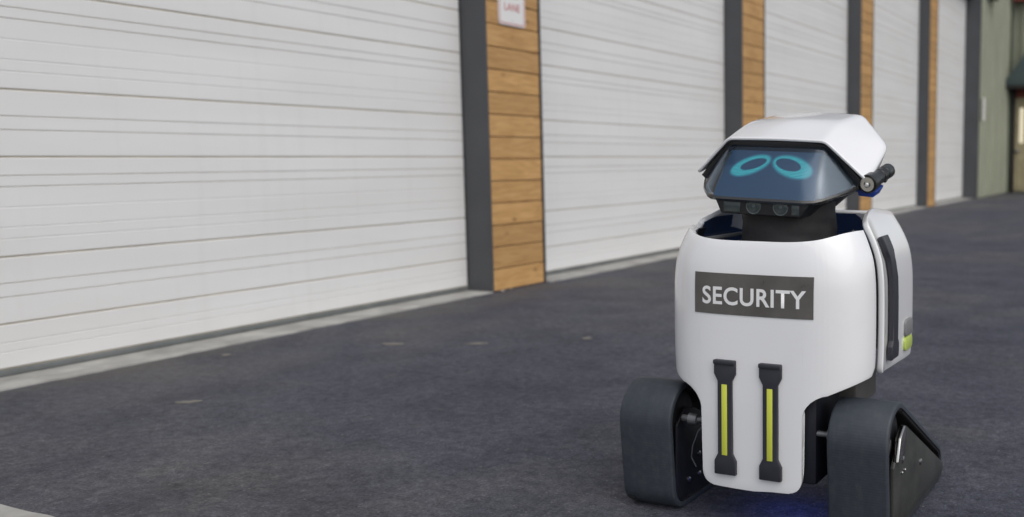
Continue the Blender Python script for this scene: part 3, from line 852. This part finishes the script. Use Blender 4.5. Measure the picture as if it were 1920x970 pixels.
for s in (1, -1):
    oo = belt_outline(0.0); ii = belt_outline(0.014); n = len(oo)
    e = 0.006
    om = belt_outline(0.0025); om2 = oo
    secs = [(TI, ii), (TI, belt_outline(0.004)), (TI + e * 0.35, belt_outline(0.001)), (TI + e, oo), ((TI + TO) / 2, belt_outline(-0.001)), (TO - e, oo), (TO - e * 0.35, belt_outline(0.001)), (TO, belt_outline(0.004)), (TO, ii)]
    v, f = [], []
    for x, pl in secs: v += [(s * x, p[0], p[1]) for p in pl]
    ms = len(secs)
    for a in range(ms):
        b = (a + 1) % ms
        for i in range(n): f.append((a * n + i, a * n + (i + 1) % n, b * n + (i + 1) % n, b * n + i))
    belt = mesh('track_belt', v, f, M['tread'], bot, angle=50)
    # drive teeth on the inside of the belt: far too many to pick apart
    tv, tf = [], []
    ip = resample(belt_outline(0.0135), 0.011); n2 = len(ip)
    for i in range(0, n2 - 1, 1):
        a, b = Vector(ip[i]), Vector(ip[(i + 1) % n2])
        if (b - a).length < 0.006: continue
        d = (b - a).normalized(); nn = Vector((-d.y, d.x)); m0 = (a + b) / 2
        q = [m0 - d * 0.003, m0 + d * 0.003, m0 + d * 0.002 + nn * 0.007, m0 - d * 0.002 + nn * 0.007]
        base = len(tv)
        for x in (s * (TI + 0.004), s * (TO - 0.0026)): tv += [(x, p.x, p.y) for p in q]
        for k4 in BOXF: pass
        tf += [(base, base + 1, base + 2, base + 3), (base + 7, base + 6, base + 5, base + 4)] + [(base + t, base + (t + 1) % 4, base + 4 + (t + 1) % 4, base + 4 + t) for t in range(4)]
    te = mesh('belt_teeth', tv, tf, M['black'], belt, angle=20); te['kind'] = 'stuff'
    for (ry, rz, rr) in ROLL:
        lathe('track_roller', [(0, rr - 0.03), (0.002, rr - 0.023), (TO - TI - 0.042, rr - 0.023), (TO - TI - 0.04, rr - 0.03)], (s * (TI + 0.02), ry, rz), (s, 0, 0), M['black'], belt)
    # outer and inner side plates
    outp = [(0.052, 0.035), (0.075, 0.014), (0.545, 0.012), (0.570, 0.026), (0.562, 0.046), (0.160, 0.255), (0.138, 0.262), (0.114, 0.244), (0.052, 0.18)]
    pl = prism('side_plate', outp, 0, s * (TO - 0.008), s * (TO + 0.0026), M['plate'], bot, bevel=0.0026)
    prism('front_flange', [(0.026, 0.02), (0.050, 0.02), (0.050, 0.205), (0.072, 0.225), (0.068, 0.245), (0.026, 0.20)], 0, s * (TO - 0.028), s * (TO - 0.010), M['black'], bot, bevel=0.002)
    for (by, bz) in ((0.125, 0.182), (0.30, 0.125), (0.088, 0.04), (0.115, 0.152), (0.140, 0.152)):
        rb = 0.008 if (by, bz) in ((0.30, 0.125), (0.125, 0.182)) else 0.004
        lathe('bolt', [(0, rb), (0.003, rb), (0.005, rb * 0.6)], (s * (TO + 0.0026), by, bz), (s, 0, 0), M['steel'], pl, n=12)
    prism('tensioner_block', [(0.062, 0.190), (0.118, 0.196), (0.138, 0.244), (0.124, 0.266), (0.084, 0.244)], 0, s * (TO - 0.006), s * (TO + 0.010), M['chrome'], pl, bevel=0.004)
    inp = [(0.045, 0.035), (0.07, 0.016), (0.53, 0.014), (0.545, 0.04), (0.15, 0.245), (0.10, 0.258), (0.05, 0.22)]
    ip2 = prism('inner_plate', inp, 0, s * (TI + 0.006), s * (TI + 0.014), M['chassis'], bot, bevel=0.0026)
    for (by, bz) in ((0.11, 0.062), (0.17, 0.06), (0.17, 0.115), (0.30, 0.09)):
        lathe('bolt', [(0, 0.007), (0.003, 0.007), (0.005, 0.004)], (s * (TI + 0.006), by, bz), (-s, 0, 0), M['steel'], ip2, n=12)

for o in bot.children:                   # the tracks sit a little off the body's middle line
    if o.name not in before: o.location.x = -0.0185

# ---- head (rolled a little to one side)
HP = Vector((-0.006, 0.22, 0.84))
def H(x, y, zz): return Vector((x, y, zz)) - Vector((0, HP.y, HP.z))
core_pts = []
for s in (1, -1):
    core_pts += [H(s * 0.126, 0.090, 0.797), H(s * 0.108, 0.178, 0.930), H(s * 0.190, 0.215, 0.842), H(s * 0.20, 0.30, 0.865), H(s * 0.19, 0.36, 0.90),
                 H(s * 0.105, 0.41, 0.985), H(s * 0.10, 0.24, 0.955), H(s * 0.15, 0.42, 0.84), H(s * 0.105, 0.115, 0.770), H(s * 0.10, 0.34, 0.775)]
head = hull('head', core_pts, M['black'], bot, HP, bevel=0.004)
head.rotation_euler = (0, 0.037, 0)
# visor: front pane and two cheeks, one bent sheet with softened edges
BLx, BLy, BLz = 0.139, 0.070, 0.7985
TLx, TLy, TLz = 0.126, 0.160, 0.9315
tipx, tipy, tipz = 0.208, 0.184, 0.840
def bez2(a, b, t): return a + (b - a) * t
rows = 12
v, f = [], []
def visor_row(u):
    """u 0 bottom .. 1 top; returns points left to right"""
    xe = bez2(BLx, TLx, u); ye = bez2(BLy, TLy, u); ze = bez2(BLz, TLz, u)
    bulge = 0.010 * math.sin(math.pi * u)
    tt = Vector((tipx, tipy, tipz)); te = Vector((bez2(tipx, TLx + 0.012, u ** 1.15), bez2(tipy, TLy + 0.012, u ** 1.15), bez2(tipz - 0.004, TLz - 0.004, u ** 1.05)))
    pts = []
    fe = Vector((xe, ye - bulge, ze))
    right = []
    for k in range(7):                     # pane half, centre to edge
        a = k / 6; right.append(Vector((xe * a, ye - bulge - 0.006 * (1 - a * a), ze)))
    ch = []
    for k in range(1, 7):
        a = k / 6; q = fe.lerp(te, a); q += Vector((0.5, -0.5, 0)) * 0.010 * math.sin(math.pi * a) * (1 - u) ; ch.append(q)
    allr = right + ch
    # soften the corner between pane and cheek
    i = 6
    for _ in range(2):
        allr[5], allr[6], allr[7] = allr[5] * 0.8 + (allr[4] + allr[6]) * 0.1, allr[6] * 0.66 + (allr[5] + allr[7]) * 0.17, allr[7] * 0.8 + (allr[6] + allr[8]) * 0.1
    left = [Vector((-q.x, q.y, q.z)) for q in reversed(allr[1:])]
    return left + allr
for r in range(rows + 1):
    for q in visor_row(r / rows): v.append(H(q.x, q.y, q.z))
nc = 25
for r in range(rows):
    for k in range(nc - 1): f.append((r * nc + k, r * nc + k + 1, (r + 1) * nc + k + 1, (r + 1) * nc + k))
mesh('visor', v, f, M['glass'], head, solid=0.0015, offset=-1, angle=60)
# screen behind the pane
def pane_pt(x, u, back):
    ye = bez2(BLy, TLy, u); ze = bez2(BLz, TLz, u); xe = bez2(BLx, TLx, u)
    a = min(1, abs(x) / xe)
    q = Vector((x, ye - 0.006 * (1 - a * a) - 0.010 * math.sin(math.pi * u), ze))
    nrm = Vector((0, -(TLz - BLz), (TLy - BLy))).normalized()
    return q - nrm * back
v, f = [], []
for r in range(9):
    u = 0.05 + 0.86 * r / 8
    for k in range(13):
        x = bez2(0.135, 0.119, u) * (k / 6 - 1); p = pane_pt(x, u, 0.009); v.append(H(p.x, p.y, p.z))
for r in range(8):
    for k in range(12): f.append((r * 13 + k, r * 13 + k + 1, (r + 1) * 13 + k + 1, (r + 1) * 13 + k))
scr = mesh('screen', v, f, M['screen'], head, solid=0.002, offset=-1, angle=60)
# ring eyes lying on the screen: outer ellipse, shifted inner hole
def ring_eye(cx, cu, ax, au, rot, hx, hu, hax, hau, hrot):
    v, f = [], []; n = 56
    Hh = 0.160
    for (x0, u0, a, b, ro) in ((cx, cu, ax, au, rot), (hx, hu, hax, hau, hrot)):
        for k in range(n):
            t = 2 * math.pi * k / n; p, q = a * math.cos(t), b * math.sin(t)
            x = x0 + p * math.cos(ro) - q * math.sin(ro); h = u0 + p * math.sin(ro) + q * math.cos(ro)
            pt = pane_pt(x, h / Hh, 0.0075); v.append(H(pt.x, pt.y, pt.z))
    for k in range(n): f.append((k, (k + 1) % n, n + (k + 1) % n, n + k))
    eye = mesh('ring_eye', v, f, M['eye'], head)
    for grow, dep in ((0.0035, 0.0079), (0.007, 0.0083)):       # dim spill of light round the ring
        v, f2 = [], []
        for (x0, u0, a, b, ro) in ((cx, cu, ax + grow, au + grow, rot), (hx, hu, hax - grow * 0.35, hau - grow * 0.35, hrot)):
            for k in range(n):
                t = 2 * math.pi * k / n; p, q = a * math.cos(t), b * math.sin(t)
                x = x0 + p * math.cos(ro) - q * math.sin(ro); h = u0 + p * math.sin(ro) + q * math.cos(ro)
                pt = pane_pt(x, h / Hh, dep); v.append(H(pt.x, pt.y, pt.z))
        mesh('eye_halo', v, [(k, (k + 1) % n, n + (k + 1) % n, n + k) for k in range(n)], M['halo1' if grow < 0.005 else 'halo2'], head)
    return eye
ring_eye(-0.0520, 0.101, 0.0500, 0.0225, R(25), -0.0450, 0.1050, 0.0355, 0.0150, R(22))
ring_eye(0.0590, 0.101, 0.0535, 0.0250, R(-20), 0.0470, 0.1070, 0.0365, 0.0172, R(-16))
# frosted cheek panels behind the side glass
for s in (1, -1):
    v, f = [], []
    for r in range(7):
        u = 0.03 + 0.80 * r / 6
        row = visor_row(u)[12:]
        for k in range(7):
            q = row[6 + k].copy(); q += Vector((-0.006, 0.009, 0)); v.append(H(s * q.x, q.y, q.z))
    for r in range(6):
        for k in range(6): f.append((r * 7 + k, r * 7 + k + 1, (r + 1) * 7 + k + 1, (r + 1) * 7 + k))
    mesh('cheek_panel', v, f, M['cheek'], head, solid=0.0015, offset=0, angle=60)
# trim around the visor: dark lip below, black band above
def lipline(u, dx, dz):
    pts = [q for q in visor_row(u)]
    return [H(q.x, q.y + dx, q.z + dz) for q in pts]
lp = lipline(0.0, 0.0, -0.004)
v, f = [], []
for q in lp:
    v += [q + Vector((0, -0.001, 0.007)), q + Vector((0, -0.004, 0.001)), q + Vector((0, 0.002, -0.004)), q + Vector((0, 0.022, -0.005)), q + Vector((0, 0.022, 0.006))]
for i in range(len(lp) - 1):
    for j in range(5): f.append((i * 5 + j, i * 5 + (j + 1) % 5, (i + 1) * 5 + (j + 1) % 5, (i + 1) * 5 + j))
f += [(0, 1, 2, 3, 4), tuple(len(v) - 5 + j for j in range(5))]
mesh('visor_lip', v, f, mat('glossy_black_lip', (0.035, 0.034, 0.033), 0.22, coat=0.6), head, angle=35)
# helmet cap
def cap_side(s):
    return dict(F=(s * 0.128, 0.150, 0.9380), T=(s * 0.226, 0.180, 0.8490), Rr=(s * 0.226, 0.345, 0.934), S=(s * 0.220, 0.335, 0.890), B=(s * 0.134, 0.42, 1.012), Mm=(s * 0.122, 0.275, 0.984), K=(s * 0.155, 0.47, 0.93))
Lf, Rt = cap_side(-1), cap_side(1)
Lf['B'] = (-0.118, 0.42, 1.004)
names = ['F', 'T', 'Rr', 'S', 'B', 'Mm', 'K']
V = [Rt[k] for k in names] + [Lf[k] for k in names] + [(0, 0.144, 0.9405), (0, 0.27, 0.998), (0, 0.42, 1.019), (0, 0.48, 0.93)]
r_ = {k: i for i, k in enumerate(names)}; l_ = {k: i + 7 for i, k in enumerate(names)}; C0, C1, C2, C3 = 14, 15, 16, 17
f = []
for d, flip in ((r_, False), (l_, True)):
    fs = [(C0, d['F'], d['Mm'], C1), (C1, d['Mm'], d['B'], C2), (d['F'], d['T'], d['Rr'], d['Mm']), (d['Mm'], d['Rr'], d['B']), (d['T'], d['S'], d['Rr']), (d['B'], d['Rr'], d['K']), (d['Rr'], d['S'], d['K']), (C2, d['B'], d['K'], C3)]
    f += [tuple(reversed(q)) if flip else q for q in fs]
me = bpy.data.meshes.new('helmet_cap'); me.from_pydata([tuple(H(*q)) for q in V], [], f)
bm = bmesh.new(); bm.from_mesh(me); bmesh.ops.recalc_face_normals(bm, faces=bm.faces)
cl = bm.edges.layers.float.new('crease_edge')
hard = set()
for d in (r_, l_):
    for a, b, c in (('F', 'Mm', 0.72), ('Mm', 'B', 0.80), ('B', 'Rr', 0.75), ('Rr', 'K', 0.6), ('T', 'Rr', 0.6), ('B', 'K', 0.6)): hard.add((frozenset((d[a], d[b])), c))
    hard.add((frozenset((C2, d['B'])), 0.7)); hard.add((frozenset((C1, d['Mm'])), 0.35))
hd = dict(hard)
for e in bm.edges:
    if e.is_boundary: e[cl] = 0.93
    else: e[cl] = hd.get(frozenset(q.index for q in e.verts), 0.0)
bm.to_mesh(me); bm.free()
cap = link('helmet_cap', me, M['shell'], head)
q = cap.modifiers.new('q', 'SUBSURF'); q.levels = q.render_levels = 4
so = cap.modifiers.new('s', 'SOLIDIFY'); so.thickness = 0.007; so.offset = 1
bv = cap.modifiers.new('b', 'BEVEL'); bv.width = 0.0025; bv.segments = 2; bv.limit_method = 'ANGLE'; bv.angle_limit = R(55)
bake_mods(cap, 50)
# black band between cap brim and visor
v, f = [], []
band = []
for q in ((-0.219, 0.184, 0.847), (-0.172, 0.172, 0.896), (-0.134, 0.160, 0.9300), (-0.112, 0.1525, 0.9375), (-0.06, 0.147, 0.9385), (0, 0.1455, 0.9385), (0.06, 0.147, 0.9385), (0.112, 0.1525, 0.9375), (0.134, 0.160, 0.9300), (0.172, 0.172, 0.896), (0.219, 0.184, 0.847)):
    band.append(Vector(q))
for i, q in enumerate(band):
    sx = 0 if abs(q.x) < 0.12 else math.copysign(1, q.x)
    inn = Vector((-sx * 0.012, 0.004 if not sx else 0.002, -0.014 if not sx else -0.010))
    for w2 in (Vector((0, 0, 0)), inn, inn + Vector((0, 0.02, 0)), Vector((0, 0.02, 0))): v.append(H(*(q + w2)))
for i in range(len(band) - 1):
    for j in range(4): f.append((i * 4 + j, i * 4 + (j + 1) % 4, (i + 1) * 4 + (j + 1) % 4, (i + 1) * 4 + j))
mesh('brow_band', v, f, M['black'], head, bevel=0.002)
# sensor bar below the visor
bar = [H(0, 0, 0)]
by0 = 0.077
prism('sensor_bar', [(-0.128, -0.044), (-0.110, -0.0805), (0.100, -0.0805), (0.128, -0.044)], 1, by0 - HP.y, 0.17 - HP.y, M['black'], head, bevel=0.005)
box('bar_window', -0.101, -0.056, by0 - HP.y - 0.0018, by0 - HP.y + 0.004, -0.0755, -0.050, M['lens'], head, bevel=0.001)
box('bar_window', 0.078, 0.098, by0 - HP.y - 0.0018, by0 - HP.y + 0.004, -0.0755, -0.050, M['lens'], head, bevel=0.001)
for xx in (-0.022, 0.049):
    lathe('camera_lens', [(0, 0.0200), (0.0008, 0.0196), (0.0012, 0.0185), (0.0004, 0.0172)], (xx, by0 - HP.y, -0.0590), (0, -1, 0), M['lens2'], head, n=32)
    lathe('lens_glass', [(0, 0.0168), (0.0010, 0.0150), (0.0018, 0.0095), (0.0021, 0.002)], (xx, by0 - HP.y - 0.0006, -0.0590), (0, -1, 0), M['lens'], head, n=28, angle=70)
    lathe('lens_iris', [(0, 0.0045), (0.0006, 0.0035)], (xx + 0.001, by0 - HP.y - 0.0026, -0.0580), (0, -1, 0), M['lens2'], head, n=16)

# ---- flashlight on the cheek with its blue cradle
S0 = Vector((0.225, 0.183, 0.835)); D0 = Vector((0.012, 0.120, 0.028)).normalized()
FP = [(0, 0.0195), (0.001, 0.0205), (0.030, 0.0205), (0.034, 0.018), (0.042, 0.0165), (0.070, 0.0165), (0.072, 0.0150), (0.075, 0.0150), (0.077, 0.0165), (0.098, 0.0165), (0.100, 0.015), (0.103, 0.015), (0.105, 0.0165), (0.138, 0.0165), (0.142, 0.014)]
fl = lathe('flashlight', [(t, r * 1.12) for t, r in FP], S0, D0, M['torch'], bot, n=28)
lathe('reflector', [(0.0008, 0.0178), (0.0030, 0.0165), (0.0009, 0.010), (0.0004, 0.004)], S0 - D0 * 0.0032, D0, M['chrome'], fl, n=28)
lathe('bulb', [(0, 0.0045), (0.003, 0.0025)], S0 - D0 * 0.0024, -D0, M['letter'], fl, n=14)
hull('flashlight_mount', [S0 + Vector(q) for q in ((-0.035, 0.02, -0.005), (-0.035, 0.09, 0.01), (0.016, 0.03, -0.018), (0.018, 0.085, -0.004), (0.006, 0.03, -0.034), (0.006, 0.08, -0.026), (-0.03, 0.02, -0.030), (-0.03, 0.08, -0.02))], M['bluep'], fl, bevel=0.004)
lathe('side_button', [(0, 0.006), (0.004, 0.005)], S0 + D0 * 0.085 + Vector((0.012, 0, -0.012)), (0.7, 0, -0.7), M['black'], fl, n=12)

# ------------------------------------------------------------------ litter on the asphalt
def leaf(loc, w, d, rot, label, cat='leaf', m='leaf', name='dry_leaf', h=0.004):
    rnd = random.Random(hash(label) % 1000); n = 16; v = [(0, 0, h * 1.6)]; f = []
    top = []
    for k in range(n):
        a = 2 * math.pi * k / n; r = 1 + rnd.uniform(-0.28, 0.22)
        v.append((w / 2 * r * math.cos(a), d / 2 * r * math.sin(a), h * rnd.uniform(0.7, 1.3)))
    for k in range(n):
        a = 2 * math.pi * k / n; p = v[1 + k]; v.append((p[0] * 1.02, p[1] * 1.02, 0.0006))
    for k in range(n):
        f.append((0, 1 + k, 1 + (k + 1) % n)); f.append((1 + k, 1 + n + k, 1 + n + (k + 1) % n, 1 + (k + 1) % n))
    f.append(tuple(range(n, 0, -1)) if False else tuple(range(1 + n, 1 + 2 * n)))
    o = mesh(name, v, f, M[m]); o.location = loc; o.rotation_euler = (0, 0, rot)
    return tag(o, label, cat)
leaf((-3.477, 3.549, 0), 0.100, 0.045, 0.4, 'largest pale flake on the asphalt below the first door')
leaf((-3.111, 3.718, 0), 0.10, 0.040, 0.45, 'long pale flake right of the largest one on the asphalt')
leaf((-3.338, 2.393, 0), 0.085, 0.035, 0.75, 'slanted pale flake nearest the concrete strip at left')
leaf((-2.696, 4.045, 0), 0.05, 0.05, 0.2, 'small pale flake nearest the robot at left')
leaf((-3.98, 3.05, 0), 0.05, 0.03, 0.4, 'small pale flake close to the concrete strip')
def px_stone(loc, r, label):
    bm = bmesh.new(); bmesh.ops.create_icosphere(bm, subdivisions=1, radius=r)
    rnd = random.Random(int(loc[0] * 1000))
    for q in bm.verts: q.co *= rnd.uniform(0.75, 1.15); q.co.z *= 0.55
    zmin = min(q.co.z for q in bm.verts)
    for q in bm.verts: q.co.z -= zmin
    me = bpy.data.meshes.new('pebble'); bm.to_mesh(me); bm.free(); finish(me, 60)
    o = link('pebble', me, M['stone'], None, loc); tag(o, label, 'pebble')
px_stone((FX + 0.03, 5.27, 0), 0.013, 'left one of two pale pebbles at the foot of the nearest cedar pier')
px_stone((FX + 0.028, 5.36, 0), 0.011, 'right one of two pale pebbles at the foot of the nearest cedar pier')
